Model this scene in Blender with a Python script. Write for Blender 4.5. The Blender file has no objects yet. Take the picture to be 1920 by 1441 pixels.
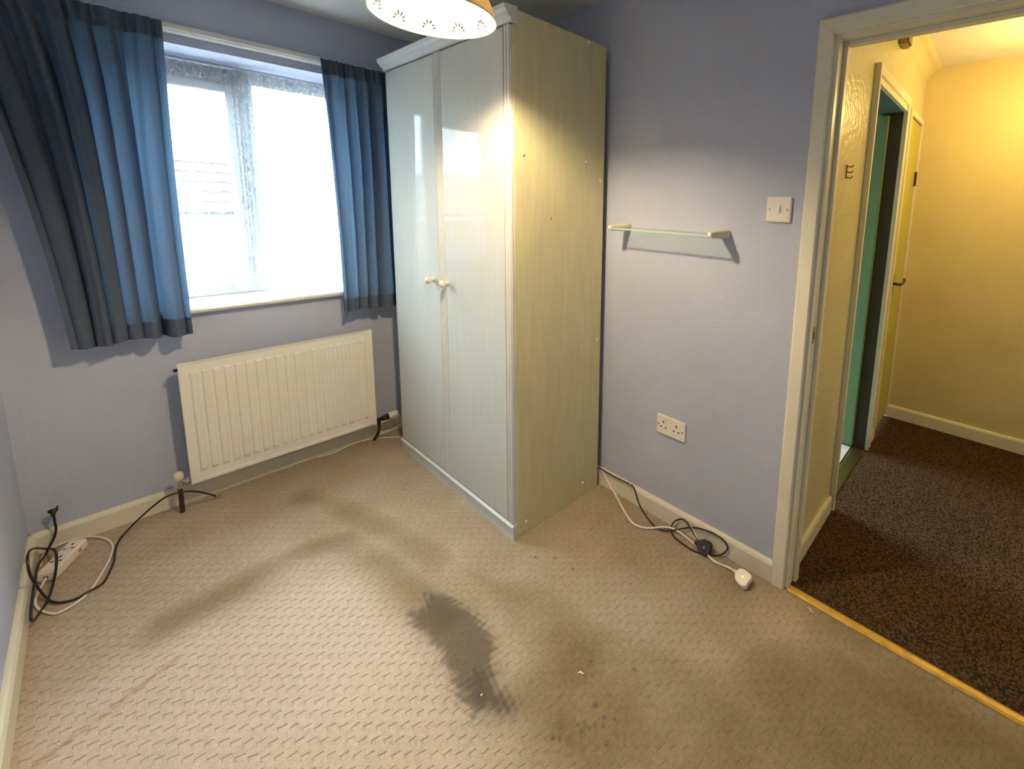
import bpy, bmesh, math, random
import numpy as np
from mathutils import Vector, Matrix
random.seed(7)
C = bpy.context.scene
COL = C.collection
PI = math.pi

# ---------------------------------------------------------------- camera
yaw, pitch, roll = 0.867398527, -0.150347509, 0.0284617408
f = Vector((math.sin(yaw)*math.cos(pitch), math.cos(yaw)*math.cos(pitch), math.sin(pitch)))
r = Vector((math.cos(yaw), -math.sin(yaw), 0)); u = r.cross(f)
r2 = math.cos(roll)*r + math.sin(roll)*u; u2 = -math.sin(roll)*r + math.cos(roll)*u
cd = bpy.data.cameras.new('camera'); cam = bpy.data.objects.new('camera', cd); COL.objects.link(cam)
M = Matrix((r2, u2, -f)).transposed().to_4x4(); M.translation = (-1.53415, -2.67211, 1.38512)
cam.matrix_world = M
cd.sensor_width = 36; cd.lens = 839.61*36/1920
cd.shift_x = (960-1164.36)/1920; cd.shift_y = (509.23-720.5)/1920
cd.clip_start = .02
C.camera = cam
# ---------------------------------------------------------------- world, light, exposure
w = bpy.data.worlds.new('overcast_sky'); C.world = w; w.use_nodes = True
nt = w.node_tree; nt.nodes.clear()
wo = nt.nodes.new('ShaderNodeOutputWorld'); bg = nt.nodes.new('ShaderNodeBackground')
bg.inputs[0].default_value = (.76, .90, 1.0, 1); bg.inputs[1].default_value = 10.0
nt.links.new(bg.outputs[0], wo.inputs[0])
C.view_settings.view_transform = 'Standard'; C.view_settings.look = 'None'
C.view_settings.exposure = 2.22; C.view_settings.gamma = 1; C.view_settings.use_curve_mapping = False

LAMP = (-.92, -1.52, 1.918)      # ceiling pendant bulb
LAMP_COL = (1, .80, .50); LAMP_E = 280.0
HALL_COL = (1, .68, .22); HALL_W = 4.0

def portal(x, y, z, sx, sz):
    l = bpy.data.lights.new('sky_portal', 'AREA'); l.shape = 'RECTANGLE'; l.size = sx; l.size_y = sz
    l.cycles.is_portal = True
    o = bpy.data.objects.new('sky_portal', l); COL.objects.link(o); o.location = (x, y, z)
    o.rotation_euler = (-PI/2, 0, 0)       # faces -y, into the room
portal(-.995, .31, 1.43, 1.0, 1.12)
portal(.925, .31, 1.40, 1.05, 1.25)

# ---------------------------------------------------------------- materials
def mat(name, col, rough=.6, bump=None, spec=.5, metal=0, coat=0, coat_rough=.05, trans=0, emis=None, var=0, vscale=6, stretch=(1,1,1)):
    m = bpy.data.materials.new(name); m.use_nodes = True; N = m.node_tree; b = N.nodes['Principled BSDF']
    b.inputs['Base Color'].default_value = (*col, 1); b.inputs['Roughness'].default_value = rough
    b.inputs['Specular IOR Level'].default_value = spec; b.inputs['Metallic'].default_value = metal
    b.inputs['Coat Weight'].default_value = coat; b.inputs['Coat Roughness'].default_value = coat_rough
    b.inputs['Transmission Weight'].default_value = trans
    if emis: b.inputs['Emission Color'].default_value = (*emis[0], 1); b.inputs['Emission Strength'].default_value = emis[1]
    tc = N.nodes.new('ShaderNodeTexCoord'); mp = N.nodes.new('ShaderNodeMapping'); mp.inputs['Scale'].default_value = stretch
    N.links.new(tc.outputs['Object'], mp.inputs[0])
    # every material gets a faint procedural variation so nothing is perfectly flat
    n = N.nodes.new('ShaderNodeTexNoise'); n.inputs['Scale'].default_value = vscale; n.inputs['Detail'].default_value = 6
    N.links.new(mp.outputs[0], n.inputs['Vector'])
    rp = N.nodes.new('ShaderNodeMapRange'); v = var or .03
    rp.inputs['From Min'].default_value = .3; rp.inputs['From Max'].default_value = .7
    rp.inputs['To Min'].default_value = 1-v; rp.inputs['To Max'].default_value = 1+v
    N.links.new(n.outputs['Fac'], rp.inputs['Value'])
    mx = N.nodes.new('ShaderNodeVectorMath'); mx.operation = 'MULTIPLY'; mx.inputs[0].default_value = col
    N.links.new(rp.outputs[0], mx.inputs[1]); N.links.new(mx.outputs[0], b.inputs['Base Color'])
    if bump:
        sc, st, dist = bump
        nb = N.nodes.new('ShaderNodeTexNoise'); nb.inputs['Scale'].default_value = sc; nb.inputs['Detail'].default_value = 5
        N.links.new(mp.outputs[0], nb.inputs['Vector'])
        bp = N.nodes.new('ShaderNodeBump'); bp.inputs['Strength'].default_value = st; bp.inputs['Distance'].default_value = dist
        N.links.new(nb.outputs['Fac'], bp.inputs['Height']); N.links.new(bp.outputs[0], b.inputs['Normal'])
    return m

MT = {}
MT['wall'] = mat('lavender_wall_paint', (.47, .50, .62), .75, (130, .5, .004), .25, var=.04, vscale=3)
MT['ceil'] = mat('textured_white_ceiling', (.72, .70, .67), .8, (40, .5, .010), .2)
MT['hallwall'] = mat('cream_hall_gloss_paint', (.68, .62, .38), .22, (45, .6, .008), .5, var=.05, vscale=4)
MT['hallend'] = mat('cream_hall_matt_paint', (.66, .56, .30), .65, (160, .5, .004), .25, var=.06, vscale=3)
MT['gloss'] = mat('cream_gloss_woodwork', (.74, .69, .54), .3, (30, .15, .003), .5, var=.03)
MT['doorframe'] = mat('cream_painted_door_frame', (.78, .74, .57), .35, (40, .2, .003), .5, var=.04)
MT['white'] = mat('white_gloss_paint', (.78, .77, .73), .3, (30, .1, .002))
MT['upvc'] = mat('white_window_frame', (.82, .84, .84), .3)
MT['plastic'] = mat('white_plastic', (.82, .76, .68), .35)
MT['plastic_old'] = mat('ivory_plastic', (.74, .68, .52), .4)
MT['dark'] = mat('dark_slot', (.012, .010, .010), .7)
MT['shadowgap'] = mat('dark_gap', (.10, .09, .08), .8)
MT['black'] = mat('black_rubber_flex', (.014, .010, .011), .45)
MT['brown'] = mat('brown_painted_pipe', (.055, .014, .008), .4)
MT['chrome'] = mat('chrome', (.75, .74, .72), .18, metal=1)
MT['steel'] = mat('dull_brass', (.45, .36, .18), .35, metal=1)
MT['brassy'] = mat('worn_brass_threshold', (.62, .40, .09), .42, (60, .3, .003), metal=.45, var=.2, vscale=40)
MT['radiator'] = mat('cream_radiator_enamel', (.80, .77, .66), .35, var=.02)
MT['carcass'] = mat('cream_wardrobe_laminate', (.66, .61, .36), .5, (260, .25, .001), .4, var=.06, vscale=60, stretch=(1, 1, .08))
MT['door'] = mat('gloss_cream_wardrobe_door', (.54, .54, .485), .6, None, .05, coat=.14, coat_rough=.025, var=.035, vscale=110, stretch=(1, 1, .03))
MT['moulding'] = mat('pale_wardrobe_moulding', (.62, .62, .59), .45, var=.03, vscale=30, spec=.3)
MT['knob'] = mat('cream_knob', (.72, .60, .45), .3)
MT['cap'] = mat('white_screw_cap', (.85, .80, .62), .4)
MT['green'] = mat('green_door_paint', (.17, .27, .12), .45, var=.06)
MT['teal'] = mat('dark_teal_paint', (.05, .12, .10), .7)
MT['brownjamb'] = mat('dark_brown_jamb', (.06, .045, .025), .6, var=.1)
MT['cupboard'] = mat('olive_yellow_door_paint', (.46, .42, .09), .4, var=.06, vscale=5)
MT['box'] = mat('brown_bell_box', (.26, .19, .10), .6)
MT['cardp'] = mat('pale_scrap', (.80, .76, .70), .7)
MT['tile'] = mat('pale_bathroom_vinyl', (.62, .62, .58), .4, var=.05)
MT['red'] = mat('orange_red_switch', (.6, .12, .02), .4)
MT['brick'] = mat('pale_brick', (.45, .36, .30), .8, var=.15, vscale=20)
MT['rooftile'] = mat('grey_roof_tile', (.40, .38, .37), .8, var=.15, vscale=12)
MT['ground'] = mat('dull_outdoor_ground', (.12, .12, .11), .9, var=.2)
MT['rooftrench'] = mat('roof_shadow_gap', (.03, .03, .03), .9)

def fabric(name, col, transl=.5, mixf=.45):
    m = bpy.data.materials.new(name); m.use_nodes = True; N = m.node_tree; N.nodes.clear()
    out = N.nodes.new('ShaderNodeOutputMaterial'); d = N.nodes.new('ShaderNodeBsdfDiffuse'); t = N.nodes.new('ShaderNodeBsdfTranslucent')
    mx = N.nodes.new('ShaderNodeMixShader'); mx.inputs[0].default_value = mixf
    tc = N.nodes.new('ShaderNodeTexCoord'); wv = N.nodes.new('ShaderNodeTexNoise'); wv.inputs['Scale'].default_value = 180; wv.inputs['Detail'].default_value = 4
    cr = N.nodes.new('ShaderNodeMixRGB'); cr.inputs[1].default_value = (*[c*.8 for c in col], 1); cr.inputs[2].default_value = (*[c*1.2 for c in col], 1)
    N.links.new(tc.outputs['Object'], wv.inputs['Vector']); N.links.new(wv.outputs['Fac'], cr.inputs[0])
    N.links.new(cr.outputs[0], d.inputs['Color'])
    t.inputs['Color'].default_value = (col[0]*transl*.42, col[1]*transl*.60, col[2]*transl*.66, 1)
    bp = N.nodes.new('ShaderNodeBump'); bp.inputs['Strength'].default_value = .25; bp.inputs['Distance'].default_value = .002
    N.links.new(wv.outputs['Fac'], bp.inputs['Height']); N.links.new(bp.outputs[0], d.inputs['Normal'])
    N.links.new(d.outputs[0], mx.inputs[1]); N.links.new(t.outputs[0], mx.inputs[2]); N.links.new(mx.outputs[0], out.inputs[0])
    return m
MT['curtain'] = fabric('blue_curtain_cloth', (.135, .165, .225), .8)
MT['curtain_hem'] = fabric('blue_curtain_double_cloth', (.11, .135, .19), .3, .25)

def glass_mat(name, tint, fac=.0):
    m = bpy.data.materials.new(name); m.use_nodes = True; N = m.node_tree; N.nodes.clear()
    out = N.nodes.new('ShaderNodeOutputMaterial'); t = N.nodes.new('ShaderNodeBsdfTransparent'); g = N.nodes.new('ShaderNodeBsdfGlossy')
    t.inputs[0].default_value = (*tint, 1); g.inputs['Roughness'].default_value = .02
    lw = N.nodes.new('ShaderNodeLayerWeight'); lw.inputs['Blend'].default_value = .5
    pw = N.nodes.new('ShaderNodeMath'); pw.operation = 'POWER'; pw.inputs[1].default_value = 5; N.links.new(lw.outputs['Facing'], pw.inputs[0])
    fr = N.nodes.new('ShaderNodeMath'); fr.operation = 'MULTIPLY_ADD'; fr.inputs[1].default_value = .95; fr.inputs[2].default_value = .04; N.links.new(pw.outputs[0], fr.inputs[0])
    mx = N.nodes.new('ShaderNodeMixShader'); N.links.new(fr.outputs[0], mx.inputs[0])
    N.links.new(t.outputs[0], mx.inputs[1]); N.links.new(g.outputs[0], mx.inputs[2]); N.links.new(mx.outputs[0], out.inputs[0])
    return m
MT['glass'] = glass_mat('window_glass', (.97, .99, .99))
MT['shelfglass'] = glass_mat('shelf_glass', (.93, .97, .95))
MT['shelfedge'] = mat('green_glass_edge', (.42, .58, .48), .2)

def net_mat():
    m = bpy.data.materials.new('white_lace_net'); m.use_nodes = True; N = m.node_tree; N.nodes.clear()
    L = N.links.new; nn = N.nodes.new
    out = nn('ShaderNodeOutputMaterial'); tp = nn('ShaderNodeBsdfTransparent'); d = nn('ShaderNodeBsdfDiffuse'); tr = nn('ShaderNodeBsdfTranslucent')
    d.inputs[0].default_value = (.85, .87, .88, 1); tr.inputs[0].default_value = (.15, .16, .17, 1)
    cl = nn('ShaderNodeMixShader'); cl.inputs[0].default_value = .55; L(d.outputs[0], cl.inputs[1]); L(tr.outputs[0], cl.inputs[2])
    at = nn('ShaderNodeAttribute'); at.attribute_name = 'cloth'      # R: cloth u (m), G: v (m), B: lace density
    sp = nn('ShaderNodeSeparateXYZ'); L(at.outputs['Vector'], sp.inputs[0])
    cb = nn('ShaderNodeCombineXYZ'); L(sp.outputs[0], cb.inputs[0]); L(sp.outputs[1], cb.inputs[1])
    v = nn('ShaderNodeTexVoronoi'); v.feature = 'DISTANCE_TO_EDGE'; v.inputs['Scale'].default_value = 44
    nz = nn('ShaderNodeTexNoise'); nz.inputs['Scale'].default_value = 14; nz.inputs['Detail'].default_value = 3
    L(cb.outputs[0], nz.inputs['Vector'])
    ad = nn('ShaderNodeVectorMath'); ad.operation = 'MULTIPLY_ADD'; L(nz.outputs['Color'], ad.inputs[0]); ad.inputs[1].default_value = (.09, .09, 0); L(cb.outputs[0], ad.inputs[2])
    L(ad.outputs[0], v.inputs['Vector'])
    mr = nn('ShaderNodeMapRange'); mr.inputs['From Min'].default_value = .07; mr.inputs['From Max'].default_value = .11
    mr.inputs['To Min'].default_value = 1; mr.inputs['To Max'].default_value = 0
    L(v.outputs['Distance'], mr.inputs['Value'])
    mu = nn('ShaderNodeMath'); mu.operation = 'MULTIPLY'; L(mr.outputs[0], mu.inputs[0]); L(sp.outputs[2], mu.inputs[1])
    m2 = nn('ShaderNodeMath'); m2.operation = 'MULTIPLY_ADD'; m2.inputs[1].default_value = .97; m2.inputs[2].default_value = .08; m2.use_clamp = True
    L(mu.outputs[0], m2.inputs[0])
    m3 = nn('ShaderNodeMath'); m3.operation = 'MULTIPLY_ADD'; m3.inputs[1].default_value = .15; m3.use_clamp = True
    L(sp.outputs[2], m3.inputs[0]); L(m2.outputs[0], m3.inputs[2])
    mx = nn('ShaderNodeMixShader'); L(m3.outputs[0], mx.inputs[0]); L(tp.outputs[0], mx.inputs[1]); L(cl.outputs[0], mx.inputs[2]); L(mx.outputs[0], out.inputs[0])
    return m
MT['net'] = net_mat()

def shade_mat():
    m = bpy.data.materials.new('cream_glass_shade'); m.use_nodes = True; N = m.node_tree; N.nodes.clear()
    out = N.nodes.new('ShaderNodeOutputMaterial'); d = N.nodes.new('ShaderNodeBsdfDiffuse'); t = N.nodes.new('ShaderNodeBsdfTranslucent')
    d.inputs[0].default_value = (.80, .76, .66, 1); t.inputs[0].default_value = (.34, .25, .11, 1)
    mx = N.nodes.new('ShaderNodeMixShader'); mx.inputs[0].default_value = .30
    g = N.nodes.new('ShaderNodeBsdfGlossy'); g.inputs['Roughness'].default_value = .25
    m2 = N.nodes.new('ShaderNodeMixShader'); m2.inputs[0].default_value = .04
    N.links.new(d.outputs[0], mx.inputs[1]); N.links.new(t.outputs[0], mx.inputs[2])
    N.links.new(mx.outputs[0], m2.inputs[1]); N.links.new(g.outputs[0], m2.inputs[2]); N.links.new(m2.outputs[0], out.inputs[0])
    return m
MT['shade'] = shade_mat()
MT['print'] = mat('grey_leaf_print', (.004, .0035, .003), .9, spec=0)
MT['bulb'] = mat('lit_bulb', (1, .9, .7), .4, emis=(LAMP_COL, LAMP_E))

def carpet_mat():
    """beige sculpted loop carpet: soil and stain masks come from the mesh attribute 'dirt'"""
    m = bpy.data.materials.new('beige_sculpted_carpet'); m.use_nodes = True; N = m.node_tree
    L = N.links.new; nn = N.nodes.new; b = N.nodes['Principled BSDF']
    b.inputs['Roughness'].default_value = .95; b.inputs['Specular IOR Level'].default_value = .1
    def M(op, a=None, bb=None, c=None, clamp=False):
        x = nn('ShaderNodeMath'); x.operation = op; x.use_clamp = clamp
        for i, q in enumerate((a, bb, c)):
            if q is None: continue
            if isinstance(q, (int, float)): x.inputs[i].default_value = q
            else: L(q, x.inputs[i])
        return x.outputs[0]
    geo = nn('ShaderNodeTexCoord'); sep = nn('ShaderNodeSeparateXYZ')
    nz = nn('ShaderNodeTexNoise'); nz.inputs['Scale'].default_value = 30; L(geo.outputs['Object'], nz.inputs['Vector'])
    wob = nn('ShaderNodeVectorMath'); wob.operation = 'MULTIPLY_ADD'; L(nz.outputs['Color'], wob.inputs[0]); wob.inputs[1].default_value = (.012, .012, 0); L(geo.outputs['Object'], wob.inputs[2])
    L(wob.outputs[0], sep.inputs[0])
    X, Y = sep.outputs[0], sep.outputs[1]
    row = M('DIVIDE', Y, .0235); rf = M('FLOOR', row); odd = M('MODULO', rf, 2.0); odd = M('ABSOLUTE', odd)
    uu = M('ADD', M('DIVIDE', X, .043), M('MULTIPLY', odd, .5))
    fu = M('SUBTRACT', M('FRACT', uu), .5); fv = M('SUBTRACT', M('FRACT', row), .5)
    # dash with a small hook at its end
    line = M('ABSOLUTE', M('SUBTRACT', fv, M('MULTIPLY', fu, -.40)))
    dash = M('MULTIPLY', M('LESS_THAN', M('ABSOLUTE', fu), .22), M('SUBTRACT', 1.0, M('DIVIDE', line, .13), clamp=True))
    hook = M('MULTIPLY', M('SUBTRACT', 1.0, M('DIVIDE', M('ABSOLUTE', M('SUBTRACT', fu, -.27)), .07), clamp=True), M('LESS_THAN', M('ABSOLUTE', M('ADD', fv, .02)), .30))
    groove = M('MAXIMUM', dash, M('MULTIPLY', hook, .4))
    lp = nn('ShaderNodeTexNoise'); lp.inputs['Scale'].default_value = 330; lp.inputs['Detail'].default_value = 3; L(geo.outputs['Object'], lp.inputs['Vector'])
    md = nn('ShaderNodeTexNoise'); md.inputs['Scale'].default_value = 75; md.inputs['Detail'].default_value = 3; L(geo.outputs['Object'], md.inputs['Vector'])
    lg = nn('ShaderNodeTexNoise'); lg.inputs['Scale'].default_value = 4; lg.inputs['Detail'].default_value = 4; L(geo.outputs['Object'], lg.inputs['Vector'])
    at = nn('ShaderNodeAttribute'); at.attribute_name = 'dirt'; ds = nn('ShaderNodeSeparateXYZ'); L(at.outputs['Vector'], ds.inputs[0])
    soil, stain, crease_and_edge = ds.outputs[0], ds.outputs[1], ds.outputs[2]
    def mix(a, bcol, fac):
        x = nn('ShaderNodeMixRGB'); L(fac, x.inputs[0])
        if isinstance(a, tuple): x.inputs[1].default_value = (*a, 1)
        else: L(a, x.inputs[1])
        x.inputs[2].default_value = (*bcol, 1); return x.outputs[0]
    c = mix((.585, .495, .405), (.49, .39, .28), M('MULTIPLY', lg.outputs['Fac'], .9, clamp=True))
    c = mix(c, (.205, .155, .082), M('MULTIPLY', soil, M('ADD', .62, M('MULTIPLY', lg.outputs['Fac'], .75)), clamp=True))
    c = mix(c, (.30, .14, .05), M('MULTIPLY', crease_and_edge, .55))
    c = mix(c, (.075, .064, .045), M('MULTIPLY', stain, M('ADD', .70, M('MULTIPLY', md.outputs['Fac'], .5)), clamp=True))
    # speckle of the loops
    spk = M('ADD', M('MULTIPLY', lp.outputs['Fac'], 1.0), M('MULTIPLY', md.outputs['Fac'], .60))
    sc = nn('ShaderNodeVectorMath'); sc.operation = 'MULTIPLY'; L(c, sc.inputs[0]); L(M('ADD', spk, .22), sc.inputs[1])
    L(mix(sc.outputs[0], (.22, .13, .06), M('MULTIPLY', groove, M('SUBTRACT', .42, M('MULTIPLY', soil, .22)))), b.inputs['Base Color'])
    h = M('ADD', M('MULTIPLY', groove, M('SUBTRACT', M('MULTIPLY', soil, .5), 1.0)), M('ADD', M('MULTIPLY', lp.outputs['Fac'], .35), M('MULTIPLY', md.outputs['Fac'], .5)))
    bp = nn('ShaderNodeBump'); bp.inputs['Strength'].default_value = .6; bp.inputs['Distance'].default_value = .005
    L(h, bp.inputs['Height']); L(bp.outputs[0], b.inputs['Normal'])
    return m
MT['carpet'] = carpet_mat()

def hall_carpet():
    m = bpy.data.materials.new('dark_brown_loop_carpet'); m.use_nodes = True; N = m.node_tree; b = N.nodes['Principled BSDF']
    b.inputs['Roughness'].default_value = .95; b.inputs['Specular IOR Level'].default_value = .1
    tc = N.nodes.new('ShaderNodeTexCoord'); v = N.nodes.new('ShaderNodeTexVoronoi'); v.inputs['Scale'].default_value = 125
    n = N.nodes.new('ShaderNodeTexNoise'); n.inputs['Scale'].default_value = 300
    N.links.new(tc.outputs['Object'], v.inputs['Vector']); N.links.new(tc.outputs['Object'], n.inputs['Vector'])
    cr = N.nodes.new('ShaderNodeValToRGB'); e = cr.color_ramp.elements
    e[0].position = .1; e[0].color = (.135, .082, .042, 1); e[1].position = .7; e[1].color = (.035, .019, .010, 1)
    N.links.new(v.outputs['Distance'], cr.inputs[0]); N.links.new(cr.outputs[0], b.inputs['Base Color'])
    bp = N.nodes.new('ShaderNodeBump'); bp.invert = True; bp.inputs['Strength'].default_value = .8; bp.inputs['Distance'].default_value = .005
    N.links.new(v.outputs['Distance'], bp.inputs['Height']); N.links.new(bp.outputs[0], b.inputs['Normal'])
    return m
MT['hallcarpet'] = hall_carpet()

# ---------------------------------------------------------------- helpers
def link(name, me, m, parent=None, loc=None):
    o = bpy.data.objects.new(name, me); COL.objects.link(o)
    if m: me.materials.append(MT[m] if isinstance(m, str) else m)
    if parent: o.parent = parent
    if loc: o.location = loc
    return o
def obj(name, bm, m, parent=None, smooth=False, loc=None):
    bmesh.ops.recalc_face_normals(bm, faces=bm.faces)
    if smooth:
        for fc in bm.faces: fc.smooth = True
    me = bpy.data.meshes.new(name); bm.to_mesh(me); bm.free()
    return link(name, me, m, parent, loc)
def box(bm, x0, x1, y0, y1, z0, z1, bev=0, seg=2):
    t = bmesh.new(); bmesh.ops.create_cube(t, size=1)
    for v in t.verts: v.co = Vector(((x0+x1)/2+v.co.x*(x1-x0), (y0+y1)/2+v.co.y*(y1-y0), (z0+z1)/2+v.co.z*(z1-z0)))
    if bev: bmesh.ops.bevel(t, geom=t.edges[:], offset=bev, segments=seg, affect='EDGES', clamp_overlap=True)
    me = bpy.data.meshes.new('t'); t.to_mesh(me); t.free(); bm.from_mesh(me); bpy.data.meshes.remove(me)
    return bm
def B(*a, **k): return box(bmesh.new(), *a, **k)
def merge(bm, t, mx=None):
    if mx is not None: t.transform(mx)
    me = bpy.data.meshes.new('t'); t.to_mesh(me); t.free(); bm.from_mesh(me); bpy.data.meshes.remove(me)
def prism(pts, lo, hi, axis):
    """closed outline pts (2-D) extruded along axis from lo to hi"""
    bm = bmesh.new()
    def P(a, b, c): return {'x': (c, a, b), 'y': (a, c, b), 'z': (a, b, c)}[axis]
    v0 = [bm.verts.new(P(a, b, lo)) for a, b in pts]; v1 = [bm.verts.new(P(a, b, hi)) for a, b in pts]
    bm.faces.new(v0); bm.faces.new(v1[::-1]); n = len(pts)
    for i in range(n): bm.faces.new((v0[i], v0[(i+1) % n], v1[(i+1) % n], v1[i]))
    return bm
def cyl(p, q, r0, r1=None, seg=20, bm=None):
    p, q = Vector(p), Vector(q); r1 = r0 if r1 is None else r1; t = bmesh.new()
    d = q-p; bmesh.ops.create_cone(t, cap_ends=True, segments=seg, radius1=r0, radius2=r1, depth=d.length)
    t.transform(Matrix.Translation((p+q)/2) @ d.to_track_quat('Z', 'Y').to_matrix().to_4x4())
    if bm is None: return t
    merge(bm, t); return bm
def lathe(prof, seg=40, closed=False):
    """profile of (r, z) turned about z"""
    bm = bmesh.new(); rings = []
    for rr, z in prof: rings.append([bm.verts.new((rr*math.cos(2*PI*k/seg), rr*math.sin(2*PI*k/seg), z)) for k in range(seg)])
    n = len(rings)
    for i in range(n if closed else n-1):
        a, b = rings[i], rings[(i+1) % n]
        for k in range(seg): bm.faces.new((a[k], a[(k+1) % seg], b[(k+1) % seg], b[k]))
    if not closed:
        for rg, rr in ((rings[0], prof[0][0]), (rings[-1], prof[-1][0])):
            if rr > 1e-5: bm.faces.new(rg)
    bmesh.ops.remove_doubles(bm, verts=bm.verts, dist=1e-6)
    return bm
def spline(pts, n=6):
    P = [Vector(p) for p in pts]; P = [P[0]*2-P[1]] + P + [P[-1]*2-P[-2]]; out = []
    for i in range(1, len(P)-2):
        for k in range(n):
            t = k/n; a, b, c, d = P[i-1:i+3]
            out.append(.5*((2*b)+(c-a)*t+(2*a-5*b+4*c-d)*t*t+(3*b-a-3*c+d)*t**3))
    out.append(P[-2]); return out
def tube(pts, rad, seg=10, n=6):
    S = spline(pts, n); bm = bmesh.new(); rings = []; up = Vector((0, 0, 1))
    for i, p in enumerate(S):
        d = (S[min(i+1, len(S)-1)]-S[max(i-1, 0)]).normalized()
        a = d.cross(up) if abs(d.z) < .98 else d.cross(Vector((0, 1, 0))); a.normalize(); b = d.cross(a).normalized()
        if i and a.dot(pa) < 0: a, b = -a, -b
        pa = a
        rings.append([bm.verts.new(p+rad*(math.cos(2*PI*k/seg)*a+math.sin(2*PI*k/seg)*b)) for k in range(seg)])
    for q, w_ in zip(rings, rings[1:]):
        for k in range(seg): bm.faces.new((q[k], q[(k+1) % seg], w_[(k+1) % seg], w_[k]))
    bm.faces.new(rings[0]); bm.faces.new(rings[-1][::-1]); return bm
def thing(name, label, cat, loc=(0, 0, 0), rotz=0, group=None):
    o = bpy.data.objects.new(name, None); COL.objects.link(o); o.location = loc; o.rotation_euler = (0, 0, rotz)
    o.empty_display_size = .1; o['label'] = label; o['category'] = cat
    if group: o['group'] = group
    return o
def tag(o, label, cat, group=None):
    o['label'] = label; o['category'] = cat
    if group: o['group'] = group
    return o
def struct(name, bm, m, parent=None, label=None, cat=None):
    o = obj(name, bm, m, parent)
    if not parent: o['kind'] = 'structure'
    if label: o['label'] = label
    if cat: o['category'] = cat
    return o
def sempty(name, label, cat):
    o = bpy.data.objects.new(name, None); COL.objects.link(o); o['kind'] = 'structure'; o['label'] = label; o['category'] = cat
    return o

# ---------------------------------------------------------------- room shell
H = 2.253; XL = -1.81; YF = -3.45; X2 = 1.88; YH = -3.35
wx0, wx1, wz0, wz1 = -1.46, -.53, .864, 1.981      # bedroom window opening
bx0, bx1 = .40, 1.45                                # bathroom window opening
bm = bmesh.new()
for a in ((XL-.1, wx0, 0, .3, 0, H), (wx0, wx1, 0, .3, 0, wz0), (wx0, wx1, 0, .3, wz1, H), (wx1, bx0, 0, .3, 0, H),
          (bx0, bx1, 0, .3, 0, .80), (bx0, bx1, 0, .3, 1.98, H), (bx1, X2+.1, 0, .3, 0, H)): box(bm, *a)
struct('wall_back', bm, 'wall', label='lavender painted wall around the window, dim above the curtain rail', cat='wall')
DY0, DY1, DZ = -2.222, -2.985, 1.905
bm = bmesh.new()
for a in ((0, .1, DY0+.02, 0, 0, H), (0, .1, YF, DY1-.02, 0, H), (0, .1, DY1-.02, DY0+.02, DZ+.02, H)): box(bm, *a)
struct('wall_right', bm, 'wall', label='lavender painted wall with the light switch and socket', cat='wall')
struct('wall_left', B(XL-.1, XL, YF, 0, 0, H), 'wall', label='lavender painted wall at the left edge of the photo', cat='wall')
struct('wall_front', B(XL-.1, X2+.1, YF-.1, YF, 0, H), 'wall', label='lavender wall behind the camera', cat='wall')
struct('ceiling', B(XL-.1, X2+.1, YF-.1, .3, H, H+.1), 'ceil', label='grey-white ceiling with lightly textured surface', cat='ceiling')

# carpet, with a vertex attribute holding real soiling, stains, a rusty fold line and a browner left edge
STAIN=[(-0.893,-1.264),(-0.849,-1.324),(-0.834,-1.411),(-0.824,-1.47),(-0.834,-1.585),(-0.849,-1.617),(-0.882,-1.652),(-0.904,-1.721),(-0.902,-1.79),(-0.922,-1.799),(-0.971,-1.742),(-0.995,-1.73),(-0.995,-1.66),(-0.978,-1.582),(-0.969,-1.516),(-0.964,-1.441),(-0.978,-1.355),(-0.98,-1.298),(-0.926,-1.319)]
STAIN2=[(-0.919,-1.587),(-0.882,-1.652),(-0.904,-1.721),(-0.902,-1.79),(-0.922,-1.799),(-0.971,-1.742),(-0.99,-1.705),(-0.986,-1.644)]
SPOTS=[(-0.753,-1.96,0.0064),(-0.759,-2.001,0.0042),(-0.744,-2.024,0.0028),(-0.775,-2.013,0.0036),(-0.789,-1.995,0.0028),(-0.824,-1.978,0.0042),(-0.818,-1.959,0.0028),(-0.809,-1.975,0.0028),(-0.804,-1.987,0.0022),(-0.883,-1.933,0.0064),(-0.872,-1.946,0.0042),(-0.802,-2.047,0.0036),(-0.85,-1.926,0.0142),(-0.857,-1.968,0.0106),(-0.675,-1.867,0.0042),(-0.604,-1.981,0.005),(-0.706,-1.973,0.0036),(-0.47,-1.571,0.005),(-0.481,-1.48,0.0042),(-0.529,-1.419,0.0042),(-0.962,-1.645,0.0036),(-0.912,-1.451,0.0042)]
SOIL=[(-0.993,-1.906),(-0.975,-1.75),(-0.836,-1.69),(-0.777,-1.421),(-0.753,-1.238),(-0.593,-1.487),(-0.518,-1.771),(-0.455,-2.077),(-0.06,-2.36),(0.02,-2.6),(0.02,-3.1),(-.6,-3.1),(-1.0,-2.6)]
def sdist(P, poly):
    """signed distance (negative inside) of points P (n,2) to a polygon"""
    d = np.full(len(P), 1e9); ins = np.zeros(len(P), bool); n = len(poly)
    for i in range(n):
        a = np.array(poly[i]); b = np.array(poly[(i+1) % n]); ab = b-a
        t = np.clip(((P-a)@ab)/(ab@ab), 0, 1); q = P-(a+t[:, None]*ab); d = np.minimum(d, np.hypot(q[:, 0], q[:, 1]))
        c = ((a[1] > P[:, 1]) != (b[1] > P[:, 1])) & (P[:, 0] < (b[0]-a[0])*(P[:, 1]-a[1])/((b[1]-a[1]) or 1e-9)+a[0]); ins ^= c
    return np.where(ins, -d, d)
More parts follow.
